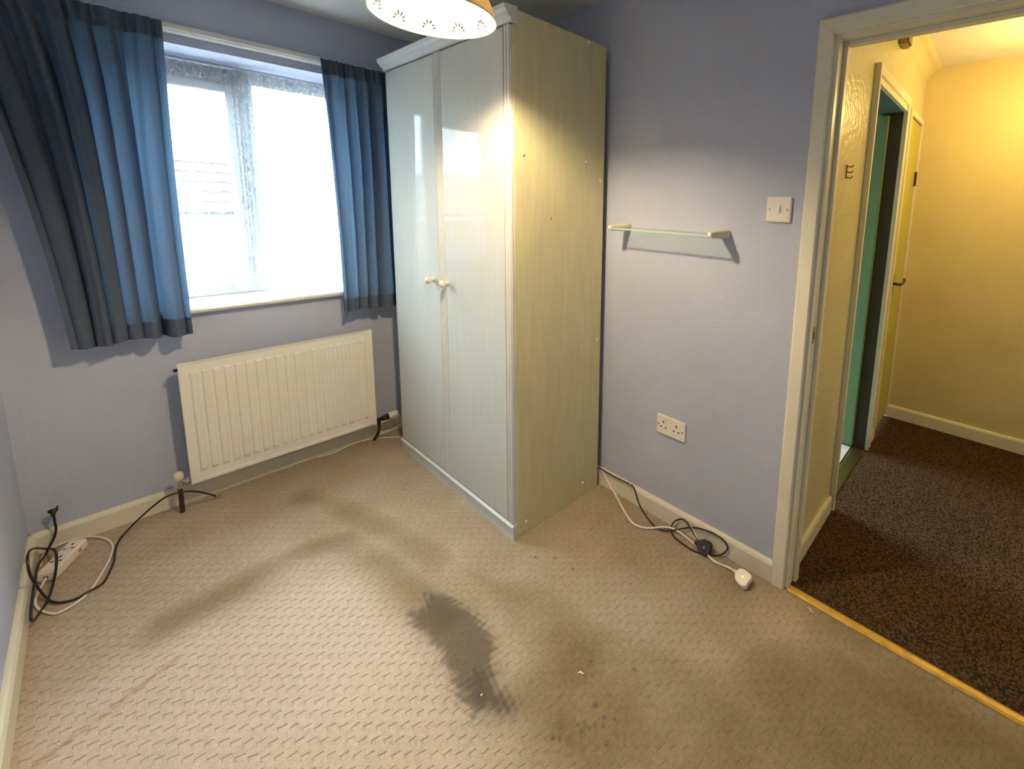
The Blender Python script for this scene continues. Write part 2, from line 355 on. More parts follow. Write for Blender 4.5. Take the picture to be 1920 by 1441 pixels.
def ldist(P, line):
    d = np.full(len(P), 1e9)
    for a, b in zip(line, line[1:]):
        a = np.array(a); b = np.array(b); ab = b-a; t = np.clip(((P-a)@ab)/(ab@ab), 0, 1); q = P-(a+t[:, None]*ab)
        d = np.minimum(d, np.hypot(q[:, 0], q[:, 1]))
    return d
def fine_noise(P):
    x, y = P[:, 0], P[:, 1]
    return (np.sin(61*x+13*np.sin(23*y))+np.sin(73*y+11*np.sin(31*x)))*.5
def seg(*p): return np.unique(np.concatenate([np.arange(a, b, st) for a, b, st in p]+[[p[-1][1]]]).round(6))
xs = seg((XL, -1.02, .008), (-1.02, -.45, .003), (-.45, -.006, .008)); ys = seg((YF, -2.08, .010), (-2.08, -1.25, .003), (-1.25, 0, .008))
gx, gy = np.meshgrid(xs, ys); P = np.stack([gx.ravel(), gy.ravel()], 1); n = fine_noise(P)
soft = lambda d, w_: 1/(1+np.exp(np.clip(d/w_, -30, 30)))
n2 = (np.sin(9*P[:, 0]+4*np.sin(7*P[:, 1]))+np.sin(11*P[:, 1]+3*np.sin(8*P[:, 0])))*.5
CLEAN = [(XL,-.90),(-1.768,-.87),(-1.592,-.82),(-1.381,-.874),(-1.17,-.853),(-1.027,-.956),(-.976,-1.202),(-.984,-1.451),(-1.005,-1.677),(-1.007,-1.788),(-1.019,-1.877),(-1.1,-3.45),(XL,-3.45)]
soil = (.34+.24*soft(-1.25-P[:, 0], .12))*(1-soft(sdist(P, CLEAN)+.02*n2, .035))
soil = np.maximum(soil, .95*soft(sdist(P, SOIL)+.02*n2, .045))
soil = np.maximum(soil, .82*np.exp(-(ldist(P, [(-1.50,-.76),(-1.32,-.74),(-1.13,-.72),(-1.0,-.78),(-.93,-1.02),(-.90,-1.40)])/.10)**2)*(1+.15*n2))
soil = np.maximum(soil, .80*np.exp(-(ldist(P, [(-1.02,-.35),(-.93,-.55),(-.86,-.80),(-.80,-1.15)])/.12)**2)*(1+.15*n2))
soil = np.maximum(soil, .55*np.exp(-(ldist(P, [(-.86,-1.1),(-.74,-1.45),(-.66,-1.75)])/.09)**2))
soil = np.maximum(soil, .85*np.exp(-(ldist(P, [(-.05,-2.40),(-.1,-2.9),(-.4,-3.2)])/.18)**2))
stain = .80*soft(sdist(P, STAIN)+.012*n, .006)
stain = np.maximum(stain, .97*soft(sdist(P, STAIN2)+.012*n, .010))
for i, (a, b, rr) in enumerate(SPOTS):
    d = np.hypot(P[:, 0]-a, P[:, 1]-b); stain = np.maximum(stain, (.45 if rr > .009 else .95)*soft(d-rr*.9+.001*n, .0022 if rr < .009 else .006))
crease_and_edge = np.exp(-(ldist(P, [(-1.50,-.94),(-1.552,-.96),(-1.64,-1.0),(-1.744,-1.038),(-1.80,-1.06)])/.010)**2)*(.8+.3*n)
crease_and_edge = np.maximum(crease_and_edge, .5*np.exp(-((P[:, 0]-XL)/.05)**2))  # same brown also tints a soft band along the left wall
me = bpy.data.meshes.new('floor'); nx, ny = len(xs), len(ys)
idx = np.arange(nx*ny).reshape(ny, nx)
q = np.stack([idx[:-1, :-1], idx[:-1, 1:], idx[1:, 1:], idx[1:, :-1]], -1).reshape(-1, 4)
me.from_pydata(np.column_stack([P, np.zeros(len(P))]).tolist(), [], q.tolist())
at = me.attributes.new('dirt', 'FLOAT_VECTOR', 'POINT'); at.data.foreach_set('vector', np.column_stack([soil, stain, np.clip(crease_and_edge, 0, 1)]).astype(np.float32).ravel())
fl = link('floor', me, 'carpet'); fl['kind'] = 'structure'; fl['label'] = 'beige sculpted carpet with grey soiling and a dark stain'; fl['category'] = 'carpet'
struct('floor_subfloor', B(XL-.1, X2+.1, YF-.1, .3, -.12, -.004), 'shadowgap', label='dark sub-floor beneath the carpets', cat='floor')

# hall and bathroom beyond the door
HY = -2.2; bo0, bo1, boz = .592, 1.275, 1.90       # bathroom doorway in the hall's left wall
cu0, cu1, cuz = 1.462, 1.855, 1.917                # cupboard doorway
bm = bmesh.new()
for a in ((.1, bo0, HY, HY+.1, 0, H), (bo0, bo1, HY, HY+.1, boz, H), (bo1, cu0, HY, HY+.1, 0, H), (cu0, cu1, HY, HY+.1, cuz, H), (cu1, X2, HY, HY+.1, 0, H)): box(bm, *a)
struct('wall_hall_left', bm, 'hallwall', label='shiny cream hall wall beside the bedroom door frame', cat='wall')
struct('wall_hall_end', B(X2, X2+.1, YF, .3, 0, H), 'hallend', label='yellow-lit matt wall at the end of the hall', cat='wall')
struct('wall_hall_right', B(.1, X2, YF, YF+.1, 0, H), 'hallend', label='cream wall on the right side of the hall', cat='wall')
struct('floor_hall', B(.018, X2, YF+.1, HY+.03, -.003, .001), 'hallcarpet', label='dark brown looped hall carpet', cat='carpet')
struct('floor_bathroom', B(.1, X2, HY+.07, 0, -.003, .001), 'tile', label='pale bathroom floor seen past the green door', cat='floor')
struct('wall_bathroom', B(.1, .112, HY+.1, 0, 0, H), 'teal', label='dark teal inner wall of the bathroom', cat='wall')
struct('wall_bathroom_far', B(X2-.012, X2, HY+.1, 0, 0, H), 'teal', label='dark teal far wall of the bathroom', cat='wall')
# coving between hall wall and ceiling, and at the end corner
cove = [(HY, H), (HY-.075, H), (HY-.062, H-.012), (HY-.04, H-.022), (HY-.022, H-.042), (HY-.010, H-.066), (HY, H-.08)]
struct('trim_1', prism(cove, .1, X2, 'x'), 'hallwall', label='coving between the hall left wall and its ceiling', cat='coving')

# skirtings (baseboards): moulded boards with rounded top
def skirt_profile(t=.018, h=.082): return [(0, 0), (t, 0), (t, h-.014), (t*.72, h-.004), (t*.35, h), (0, h)]
struct('baseboard_back', prism([(-a, b) for a, b in skirt_profile()], XL, 0, 'x'), 'gloss', label='cream skirting board under the radiator', cat='skirting board')
struct('baseboard_right', prism([(-a, b) for a, b in skirt_profile()], -2.162, 0, 'y'), 'gloss', label='cream skirting board under the double socket', cat='skirting board')
struct('baseboard_left', prism([(XL+a, b) for a, b in skirt_profile()], YF, 0, 'y'), 'gloss', label='cream skirting board at the left edge of the photo', cat='skirting board')
struct('baseboard_hall_left', prism([(HY-a, b) for a, b in skirt_profile(.014, .078)], .135, bo0-.03, 'x'), 'gloss', label='short cream skirting board on the hall left wall', cat='skirting board')
struct('baseboard_hall_corner', prism([(HY-a, b) for a, b in skirt_profile(.012, .078)], bo1+.10, cu0-.03, 'x'), 'gloss', label='tiny cream skirting piece between bathroom and cupboard doors', cat='skirting board')
struct('baseboard_hall_end', prism([(X2-a, b) for a, b in skirt_profile(.016, .085)], YF+.1, HY, 'y'), 'gloss', label='cream skirting board on the end wall of the hall', cat='skirting board')

# bedroom doorway
d1 = sempty('door_1', 'cream painted bedroom door frame with mitred casing', 'door frame')
cw = .048
def casing(pts, lo, hi, axis, m='doorframe', name='casing'): return obj(name, prism(pts, lo, hi, axis), m, d1)
for s, y in ((1, DY0+.012), (-1, DY1-.012)):      # upright casings: y runs away from the opening
    bm = bmesh.new()
    pr = [(0, y), (0, y+s*cw), (-.016, y+s*cw), (-.020, y+s*(cw-.006)), (-.020, y+s*.004), (-.015, y)]
    v0 = [bm.verts.new((a, b, 0)) for a, b in pr]
    v1 = [bm.verts.new((a, b, DZ+.009+(s*(b-y)))) for a, b in pr]
    bm.faces.new(v0); bm.faces.new(v1[::-1])
    for i in range(6): bm.faces.new((v0[i], v0[(i+1) % 6], v1[(i+1) % 6], v1[i]))
    obj('casing_upright', bm, 'doorframe', d1)
bm = bmesh.new(); z = DZ+.010
pr = [(0, 0), (0, cw), (-.016, cw), (-.020, cw-.006), (-.020, .004), (-.015, 0)]
v0 = [bm.verts.new((a, DY0+.012+b, z+b)) for a, b in pr]; v1 = [bm.verts.new((a, DY1-.012-b, z+b)) for a, b in pr]
bm.faces.new(v0); bm.faces.new(v1[::-1])
for i in range(6): bm.faces.new((v0[i], v0[(i+1) % 6], v1[(i+1) % 6], v1[i]))
obj('casing_head', bm, 'doorframe', d1)
for y0, y1 in ((DY0, DY0+.022), (DY1-.022, DY1)): obj('door_lining', B(-.004, .118, y0, y1, 0, DZ+.02, bev=.002), 'doorframe', d1)
obj('lining_head', B(-.004, .118, DY1, DY0, DZ, DZ+.02, bev=.002), 'doorframe', d1)
obj('door_stop', B(.045, .075, DY0-.012, DY0, 0, DZ, bev=.002), 'doorframe', d1)
obj('door_stop', B(.045, .075, DY1, DY1+.012, 0, DZ, bev=.002), 'doorframe', d1)
obj('stop_head', B(.045, .075, DY1+.012, DY0-.012, DZ-.012, DZ, bev=.002), 'doorframe', d1)
sp = obj('strike_plate', B(.006, .026, DY0-.0015, DY0+.001, .935, .992, bev=.0006), 'steel', d1, False); sp['label'] = 'small worn metal strike plate'
obj('latch_hole', B(.011, .021, DY0-.0022, DY0, .952, .974), 'dark', sp)
struct('trim_2', prism([(-.014, 0), (-.014, .004), (-.006, .008), (.010, .008), (.020, .004), (.020, 0)], DY1, DY0, 'y'), 'brassy', label='worn brass threshold strip between beige and brown carpets', cat='threshold strip')

# bathroom doorway with green door
d2 = sempty('door_2', 'bathroom doorway with a green door standing open inwards', 'door')
obj('casing_upright', B(bo0-.022, bo0, HY-.022, HY, 0, boz+.075, bev=.002), 'doorframe', d2)
obj('casing_upright', prism([(bo1, HY), (bo1+.085, HY), (bo1+.085, HY-.012), (bo1+.05, HY-.020), (bo1+.045, HY-.014), (bo1+.012, HY-.014), (bo1+.008, HY-.020), (bo1, HY-.020)], 0, boz+.075, 'z'), 'doorframe', d2)
obj('casing_head', prism([(HY, boz), (HY, boz+.075), (HY-.020, boz+.075), (HY-.020, boz+.036), (HY-.012, boz+.032), (HY-.012, boz+.008), (HY-.018, boz)], bo0, bo1, 'x'), 'doorframe', d2)
obj('far_lining', B(bo1-.001, bo1+.012, HY, HY+.1, 0, boz), 'brownjamb', d2)['label'] = 'dark brown door jamb'
obj('near_lining', B(bo0-.012, bo0+.001, HY, HY+.1, 0, boz), 'brownjamb', d2)
obj('lining_head', B(bo0, bo1, HY, HY+.1, boz-.001, boz+.012), 'teal', d2)
leaf = obj('door_leaf', B(bo1-.030, bo1+.005, HY+.062, HY+.72, .012, boz-.012, bev=.003), 'green', d2); leaf['label'] = 'flat green painted door'
obj('threshold_bar', prism([(HY+.0, 0), (HY+.004, .006), (HY+.055, .006), (HY+.06, 0)], bo0, bo1, 'x'), 'steel', d2)['label'] = 'brown metal threshold bar'
# cupboard door
d3 = sempty('door_3', 'narrow olive-yellow cupboard door with lever handle in the hall corner', 'door')
obj('door_leaf', B(cu0+.004, cu1-.004, HY-.004, HY+.03, .03, cuz-.004, bev=.003), 'cupboard', d3)
obj('casing_upright', B(cu0-.03, cu0, HY-.014, HY, 0, cuz+.03, bev=.003), 'doorframe', d3)
obj('casing_head', B(cu0, cu1, HY-.014, HY, cuz, cuz+.03, bev=.003), 'doorframe', d3)
obj('casing_upright', B(cu1, X2, HY-.014, HY, 0, cuz+.03, bev=.003), 'doorframe', d3)
hp = obj('handle_plate', B(cu0+.02, cu0+.05, HY-.010, HY-.003, .90, 1.02, bev=.002), 'brown', d3)
hl = cyl((cu0+.035, HY-.008, .965), (cu0+.035, HY-.05, .965), .008)
merge(hl, tube([(cu0+.035, HY-.048, .965), (cu0+.08, HY-.052, .967), (cu0+.135, HY-.050, .972), (cu0+.15, HY-.048, .985)], .0075))
obj('lever_handle', hl, 'brown', d3, True)
obj('bolt', B(cu1-.03, cu1-.012, HY-.016, HY-.003, 1.545, 1.635, bev=.003), 'brown', d3)

# window_1
w1 = sempty('window_1', 'white framed bedroom window with two panes', 'window')
YW = .235; fw = .055
def frame_rect(x0, x1, z0, z1, t, y0, y1):
    """mitre-free ring of four bevelled bars, one mesh"""
    bm = bmesh.new(); box(bm, x0, x0+t, y0, y1, z0, z1, bev=.004); box(bm, x1-t, x1, y0, y1, z0, z1, bev=.004)
    box(bm, x0+t, x1-t, y0, y1, z1-t, z1, bev=.004); box(bm, x0+t, x1-t, y0, y1, z0, z0+t, bev=.004); return bm
fz0 = wz0+.02
obj('window_frame', frame_rect(wx0, wx1, fz0, wz1, .045, YW, YW+.065), 'upvc', w1)
mc = -1.012
obj('mullion', B(mc-.022, mc+.022, YW, YW+.065, fz0+.045, wz1-.045, bev=.004), 'upvc', w1)
sash = obj('sash', frame_rect(wx0+.04, mc-.018, fz0+.04, wz1-.085, .042, YW-.014, YW+.045), 'upvc', w1); sash['label'] = 'opening sash on the left'
obj('pane', B(wx0+.08, mc-.056, YW+.02, YW+.026, fz0+.08, wz1-.125), 'glass', w1)
obj('vent_bar', B(wx0+.045, mc-.022, YW-.004, YW+.06, wz1-.088, wz1-.040, bev=.004), 'upvc', w1)
obj('pane', B(mc+.046, wx1-.062, YW+.03, YW+.036, fz0+.043, wz1-.075), 'glass', w1)
obj('glazing_bead', frame_rect(mc+.02, wx1-.043, fz0+.02, wz1-.043, .028, YW+.004, YW+.05), 'upvc', w1)
hd = B(mc-.052, mc-.030, YW-.026, YW-.012, 1.30, 1.42, bev=.004); box(hd, mc-.048, mc-.034, YW-.046, YW-.022, 1.33, 1.35, bev=.003)
obj('window_handle', hd, 'upvc', sash)
sl = obj('window_sill', prism([(-.040, wz0+.002), (-.044, wz0+.011), (-.040, wz0+.020), (YW+.01, wz0+.020), (YW+.01, wz0), (0, wz0), (0, wz0-.002), (-.036, wz0-.002)], wx0-.02, wx1+.02, 'x'), 'white', w1)
w2 = sempty('window_2', 'bathroom window hidden behind the wall', 'window')
obj('window_frame', frame_rect(bx0, bx1, .80, 1.98, .05, .2, .26), 'upvc', w2); obj('pane', B(bx0+.05, bx1-.05, .225, .231, .85, 1.93), 'glass', w2)

# curtain rail batten (white painted, moulded) fixed to the wall
rz0, rz1 = 2.018, 2.053
tg = thing('curtain_rail', 'white moulded curtain rail spanning above the window', 'curtain rail', (-1.12, 0, 2.03))
obj('batten', prism([(0, rz0-2.03), (-.018, rz0-2.03), (-.024, rz0-2.03+.006), (-.024, rz0-2.03+.012), (-.030, rz0-2.03+.016), (-.030, rz1-2.03-.008), (-.026, rz1-2.03), (0, rz1-2.03)], -.66, .675, 'x'), 'white', tg)
obj('track', B(-.655, .67, -.040, -.030, -.002, .010, bev=.002), 'plastic', tg)

# ---------------------------------------------------------------- wardrobe
WX0, WX1, WY0, WY1, WH = -.53, -.035, -1.285, -.262, 2.046
wd = thing('wardrobe', 'tall cream two-door wardrobe with gloss doors and olive-cream side', 'wardrobe', ((WX0+WX1)/2, (WY0+WY1)/2, 0))
ox, oy = (WX0+WX1)/2, (WY0+WY1)/2
def WB(x0, x1, y0, y1, z0, z1, **k): return B(x0-ox, x1-ox, y0-oy, y1-oy, z0, z1, **k)
for y0 in (WY0, WY1-.016): obj('side_panel', WB(WX0+.012, WX1, y0, y0+.016, 0, WH, bev=.0008), 'carcass', wd)
obj('top_panel', WB(WX0+.02, WX1, WY0+.016, WY1-.016, WH-.03, WH-.012), 'carcass', wd)
obj('back_panel', WB(WX1-.006, WX1, WY0+.016, WY1-.016, .0, WH-.03), 'shadowgap', wd)
obj('bottom_panel', WB(WX0+.02, WX1-.006, WY0+.016, WY1-.016, .05, .066), 'carcass', wd)
# plinth and cornice profiles run along y
pl = [(WX0+.018, 0), (WX0-.006, 0), (WX0-.006, .048), (WX0-.012, .054), (WX0-.012, .060), (WX0-.004, .066), (WX0+.018, .068)]
obj('plinth', prism([(a-ox, b) for a, b in pl], WY0-.003-oy, WY1+.003-oy, 'y'), 'moulding', wd)
cn = [(WX0+.02, 1.998), (WX0-.006, 1.998), (WX0-.008, 2.008), (WX0-.020, 2.016), (WX0-.022, 2.024), (WX0-.032, 2.034), (WX0-.034, 2.047), (WX0+.02, 2.050)]
obj('cornice', prism([(a-ox, b) for a, b in cn], WY0-.014-oy, WY1+.014-oy, 'y'), 'moulding', wd)
obj('shadow_rail', WB(WX0+.004, WX0+.02, WY0+.004, WY1-.004, 1.985, 1.999), 'shadowgap', wd)
obj('inner_stile', WB(WX0+.004, WX0+.022, WY0+.016, WY0+.05, .066, 1.99), 'moulding', wd)
def fluted(yc, wid, name, par, n=2, m='moulding'):
    """vertical moulding with n rounded reeds"""
    pts = [(WX0+.012, yc-wid/2), (WX0+.002, yc-wid/2)]
    for k in range(n):
        c = yc-wid/2+wid*(k+.5)/n; hw = wid/n*.40
        for j in range(7):
            a = PI*j/6; pts.append((WX0+.001-.007*math.sin(a), c-hw*math.cos(a)))
    pts += [(WX0+.002, yc+wid/2), (WX0+.012, yc+wid/2)]
    return obj(name, prism([(a-ox, b-oy) for a, b in pts], .070, 1.992, 'z'), m, par)
ym = -.770
fluted(WY0+.020, .036, 'corner_moulding', wd, 2)
for k, (y0, y1, ky) in enumerate(((WY1-.008, ym+.031, ym+.085), (ym-.031, WY0+.040, ym-.036-.002))):
    a, b = min(y0, y1), max(y0, y1)
    d = obj('door', WB(WX0-.004, WX0+.014, a, b, .072, 1.990, bev=.0012), 'door', wd); d['label'] = ('left' if k == 0 else 'right')+' gloss door'
    kx, kz = WX0-.004, 1.012
    kn = lathe([(.0001, .030), (.007, .029), (.012, .025), (.0135, .020), (.011, .014), (.006, .009), (.0055, .003), (.009, .0), (.0001, 0)], 24)
    kn.transform(Matrix.Scale(1.25, 4)); kn.transform(Matrix.Translation((kx-ox, (ym+.088 if k == 0 else ym-.040)-oy, kz)) @ Matrix.Rotation(-PI/2, 4, 'Y'))
    obj('knob', kn, 'knob', d, True)
for j, yy in enumerate((ym+.0155, ym-.0155)): fluted(yy, .030, 'meeting_moulding', wd, 2)
caps = [(-.478, 1.556), (-.149, 1.557), (-.058, 1.484), (-.482, 2.036), (-.144, 2.036), (-.056, .755), (-.139, .064), (-.470, .051)]
cap = None
for x, z in caps:
    if cap is None:
        bm = lathe([(.0001, .0035), (.004, .003), (.006, .0012), (.0065, 0)], 16); bm.transform(Matrix.Rotation(PI/2, 4, 'X')); cap = obj('screw_cap', bm, 'cap', wd, True)
        c = cap
    else: c = cap.copy(); COL.objects.link(c); c.parent = wd
    c.location = (x-ox, WY0-oy, z)
obj('scratch', WB(-.341, -.337, WY0-.0006, WY0, 1.312, 1.326), 'box', wd)

# ---------------------------------------------------------------- radiator
ra = thing('radiator', 'cream ribbed panel radiator under the window', 'radiator', (-.985, -.085, .12))
RW, RH, RD = .762, .549, .022
def radiator_face():
    bm = bmesh.new(); nf = 19; xs = [-RW/2]; hs = [0]; m0 = .030; pitch_ = (RW-2*m0)/nf
    cols = [(-RW/2, 0, 0), (-RW/2+.004, .0, 0)]
    prof = [(.0, 0), (.10, 0), (.20, 1), (.70, 1), (.80, 0)]
    for k in range(nf):
        for a, h in prof: cols.append((-RW/2+m0+(k+a)*pitch_, h, 1))
    cols += [(RW/2-.004, 0, 0), (RW/2, 0, 0)]
    rows = [0, .012, .014, .034, .046, .060]+list(np.linspace(.08, RH-.09, 12))+[RH-.060, RH-.052, RH-.045, RH-.016, RH-.013, RH]
    G = []
    for zz in rows:
        e = 1 if .05 < zz < RH-.05 else (0)
        if abs(zz-.046) < 1e-6 or abs(zz-(RH-.045)) < 1e-6: e = 0
        row = []
        for (x, h, _) in cols:
            edge = min(zz, RH-zz, x+RW/2, RW/2-x)
            y = -.006*h*e-.0045*(1 if edge < .0125 else 0)
            row.append(bm.verts.new((x, y-.001, zz)))
        G.append(row)
    for a, b in zip(G, G[1:]):
        for i in range(len(a)-1): bm.faces.new((a[i], a[i+1], b[i+1], b[i]))
    # back skin, rolled rim
    bnd = [G[0], [rw[-1] for rw in G], G[-1][::-1], [rw[0] for rw in G][::-1]]
    for L_ in bnd:
        bk = [bm.verts.new((v.co.x*.992, .018, .274+(v.co.z-.274)*.985)) for v in L_]
        for i in range(len(L_)-1): bm.faces.new((L_[i], L_[i+1], bk[i+1], bk[i]))
    bm.faces.new([bm.verts.new(c_) for c_ in ((-RW/2, .018, .004), (RW/2, .018, .004), (RW/2, .018, RH-.004), (-RW/2, .018, RH-.004))])
    return bm
obj('panel', radiator_face(), 'radiator', ra, loc=(0, -.017, 0))
for x in (-.30, .30): obj('bracket', B(x-.018, x+.018, .0, .085, .08, RH-.06, bev=.002), 'shadowgap', ra)
obj('air_vent', cyl((-RW/2-.012, -.006, RH-.03), (-RW/2+.004, -.006, RH-.03), .007), 'dark', ra)
# left lockshield valve and pipe  (local coordinates: origin at x -.985, y -.085, z .12)
vx = -.418
v = obj('lockshield_valve', cyl((vx+.052, -.005, .022), (vx, -.005, .022), .008), 'chrome', ra, True)
bm = cyl((vx+.034, -.005, .022), (vx+.018, -.005, .022), .013, seg=6); cyl((vx, -.005, .0), (vx, -.005, .036), .009, bm=bm); cyl((vx, -.005, -.008), (vx, -.005, .004), .012, seg=6, bm=bm)
obj('nut', bm, 'chrome', v)
cp = lathe([(.012, 0), (.016, .004), (.0175, .020), (.015, .030), (.009, .035), (.0001, .036)], 24); obj('valve_cap', cp, 'plastic_old', v, True, loc=(vx, -.005, .034))
obj('pipe', tube([(vx, -.005, .0), (vx+.001, -.004, -.04), (vx, -.003, -.08), (vx, -.003, -.121)], .0085), 'brown', ra, True)['label'] = 'dark brown pipe'
# right thermostatic valve pointing right
vx = .40
v = obj('thermostatic_valve', cyl((vx-.025, -.005, .008), (vx+.018, -.005, .012), .012), 'black', ra, True)
bm = cyl((vx+.016, -.005, .010), (vx+.052, -.005, .013), .013, .019); cyl((vx-.002, -.005, -.015), (vx-.002, -.005, .016), .011, bm=bm); obj('valve_body', bm, 'black', v, True)
bm = lathe([(.019, 0), (.0195, .01), (.0185, .045), (.016, .052), (.0001, .053)], 20); bm.transform(Matrix.Rotation(PI/2-.06, 4, 'Y'))
obj('valve_head', bm, 'plastic', v, True, loc=(vx+.050, -.005, .014))
obj('pipe', tube([(vx-.002, -.005, -.012), (vx-.002, -.004, -.045), (vx-.010, .010, -.085), (vx-.022, .030, -.121)], .0085), 'brown', ra, True)

# ---------------------------------------------------------------- curtains
def sheet(name, m, parent, fx, fy, z0f, z1, ns, nt, off=0, solid=.0016):
    bm = bmesh.new(); G = []
    for j in range(nt+1):
        t = j/nt; row = []
        for i in range(ns+1):
            s = i/ns; zz = z1+(z0f(s)-z1)*t
            row.append(bm.verts.new((fx(s, t), fy(s, t)+off, zz)))
        G.append(row)
    for a, b in zip(G, G[1:]):
        for i in range(ns): bm.faces.new((a[i], a[i+1], b[i+1], b[i]))
    o = obj(name, bm, m, parent, True)
    return o
def make_curtain(label, loc, xtl, xtr, xbl, xbr, folds, zt, zb, seed, bow=0):
    rnd = random.Random(seed); o = thing('curtain', label, 'curtain', loc)
    ph = [rnd.uniform(-.5, .5) for _ in range(5)]; am = [rnd.uniform(.65, 1.25) for _ in range(folds+2)]
    def warp(s): return s+.022*math.sin(2*PI*2*s+ph[0])+.014*math.sin(2*PI*3*s+ph[1])
    def wave(s, t):
        w_ = warp(s); k = w_*folds; c = math.cos(2*PI*k+.35*math.sin(3*t+ph[2])); a = am[int(max(0, min(folds, k)))]
        c = math.copysign(abs(c)**.75, c)
        return c*a, math.sin(2*PI*k)
    def fx(s, t):
        g = 1-(1-t)**2.4; xl = xtl+(xbl-xtl)*g+bow*math.sin(PI*t); xr = xtr+(xbr-xtr)*t
        lean = .012*math.sin(5*s+2*t+ph[3])
        _, sn = wave(s, t); return xl+(xr-xl)*s+lean*t+.013*sn*(.25+.75*min(1, t*2.5))
    def fy(s, t):
        c, _ = wave(s, t)
        A = .006+.026*min(1, t*4)**.8
        fine = .004*math.sin(2*PI*folds*2.6*s+4*t+ph[4])*(1-t)
        return -A*c+fine
    sheet('drape', 'curtain', o, fx, fy, lambda s: zb+.006*math.sin(9*s+seed), zt, folds*18, 60)
    H_ = zt-zb; th = .07/H_
    # pencil-pleated heading: double cloth with tight vertical pleats
    def fyh(s, t): return fy(s, t*th)-.003-.004*math.sin(2*PI*folds*3*s)
    sheet('heading', 'curtain_hem', o, lambda s, t: fx(s, t*th), fyh, lambda s: zt-.065, zt+.004, folds*22, 4, -.001)
    def yh(s, t): return fy(s, 1-th*1.0*(1-t))
    sheet('hem', 'curtain_hem', o, lambda s, t: fx(s, 1-th*(1-t)), yh, lambda s: zb-.001+.006*math.sin(9*s+seed), zb+.068, folds*18, 5, -.003)
    return o
make_curtain('long blue curtain hanging on the left side of the window', (-1.5, -.082, 0), -.290, .212, -.142, .188, 7, 2.036, .795, 3, -.02)
make_curtain('blue curtain on the right side of the window, next to the wardrobe', (-.6, -.078, 0), -.155, .160, -.138, .155, 5, 2.032, .785, 11)

# net curtains
def make_net(label, x0, x1, cx, z0, seed, gather, ymid):
    rnd = random.Random(seed); ns, nt_ = 160, 60; top = 1.955
    verts, faces, att = [], [], []
    folds = 16; ph = rnd.random()*6
    for j in range(nt_+1):
        t = j/nt_; g = gather*math.sin(PI*min(1, t*1.0))**1.0*.5
        for i in range(ns+1):
            s = i/ns; x = x0+(x1-x0)*s; x = x+(cx-x)*g*(1-abs(s-(0 if cx < (x0+x1)/2 else 1))**2*.8)*.5
            A = .012*(1-.3*t)
            y = ymid-A*math.sin(2*PI*folds*s+ph+.6*math.sin(4*t))-.004*math.sin(2*PI*folds*2.3*s)*(1-t)
            scal = .010*abs(math.sin(PI*8*s))
            z = top+(z0-scal-top)*t
            edge = abs(s-(1 if cx > (x0+x1)/2 else 0))
            dens = max(0, (t-.40)/.60)**.6*(.25+.75*(.5+.5*math.sin(13*s+seed))**1.5)*1.0
            dens = max(dens, 1.0*math.exp(-(edge/.13)**2), 1.5*max(0, 1-t/.07), .9 if t > .95 else 0)
            verts.append((x, y, z)); att.append((s*(x1-x0)*1.9, t*(top-z0), min(1.6, dens)))
    for j in range(nt_):
        for i in range(ns):
            a = j*(ns+1)+i; faces.append((a, a+1, a+ns+2, a+ns+1))
    me = bpy.data.meshes.new('net'); me.from_pydata(verts, [], faces)
    for p_ in me.polygons: p_.use_smooth = True
    a_ = me.attributes.new('cloth', 'FLOAT_VECTOR', 'POINT'); a_.data.foreach_set('vector', np.array(att, np.float32).ravel())
    return tag(link('net_curtain', me, 'net'), label, 'net curtain')
make_net('sheer lace net curtain over the left window pane', wx0+.01, -.985, -1.0, .925, 2, .35, .185)
make_net('sheer lace net curtain over the right window pane', -1.055, wx1-.01, -1.03, .918, 5, .30, .160)
o = thing('net_wire', 'thin white wire holding the lace nets at the top of the window', 'curtain wire', (-1.03, .172, 1.958))
obj('wire', cyl((-.43, 0, 0), (.499, 0, 0), .003, seg=10), 'white', o, True)
for x in (-.424, .495): obj('hook', B(x-.004, x+.004, -.006, .006, -.008, .008, bev=.002), 'steel', o)

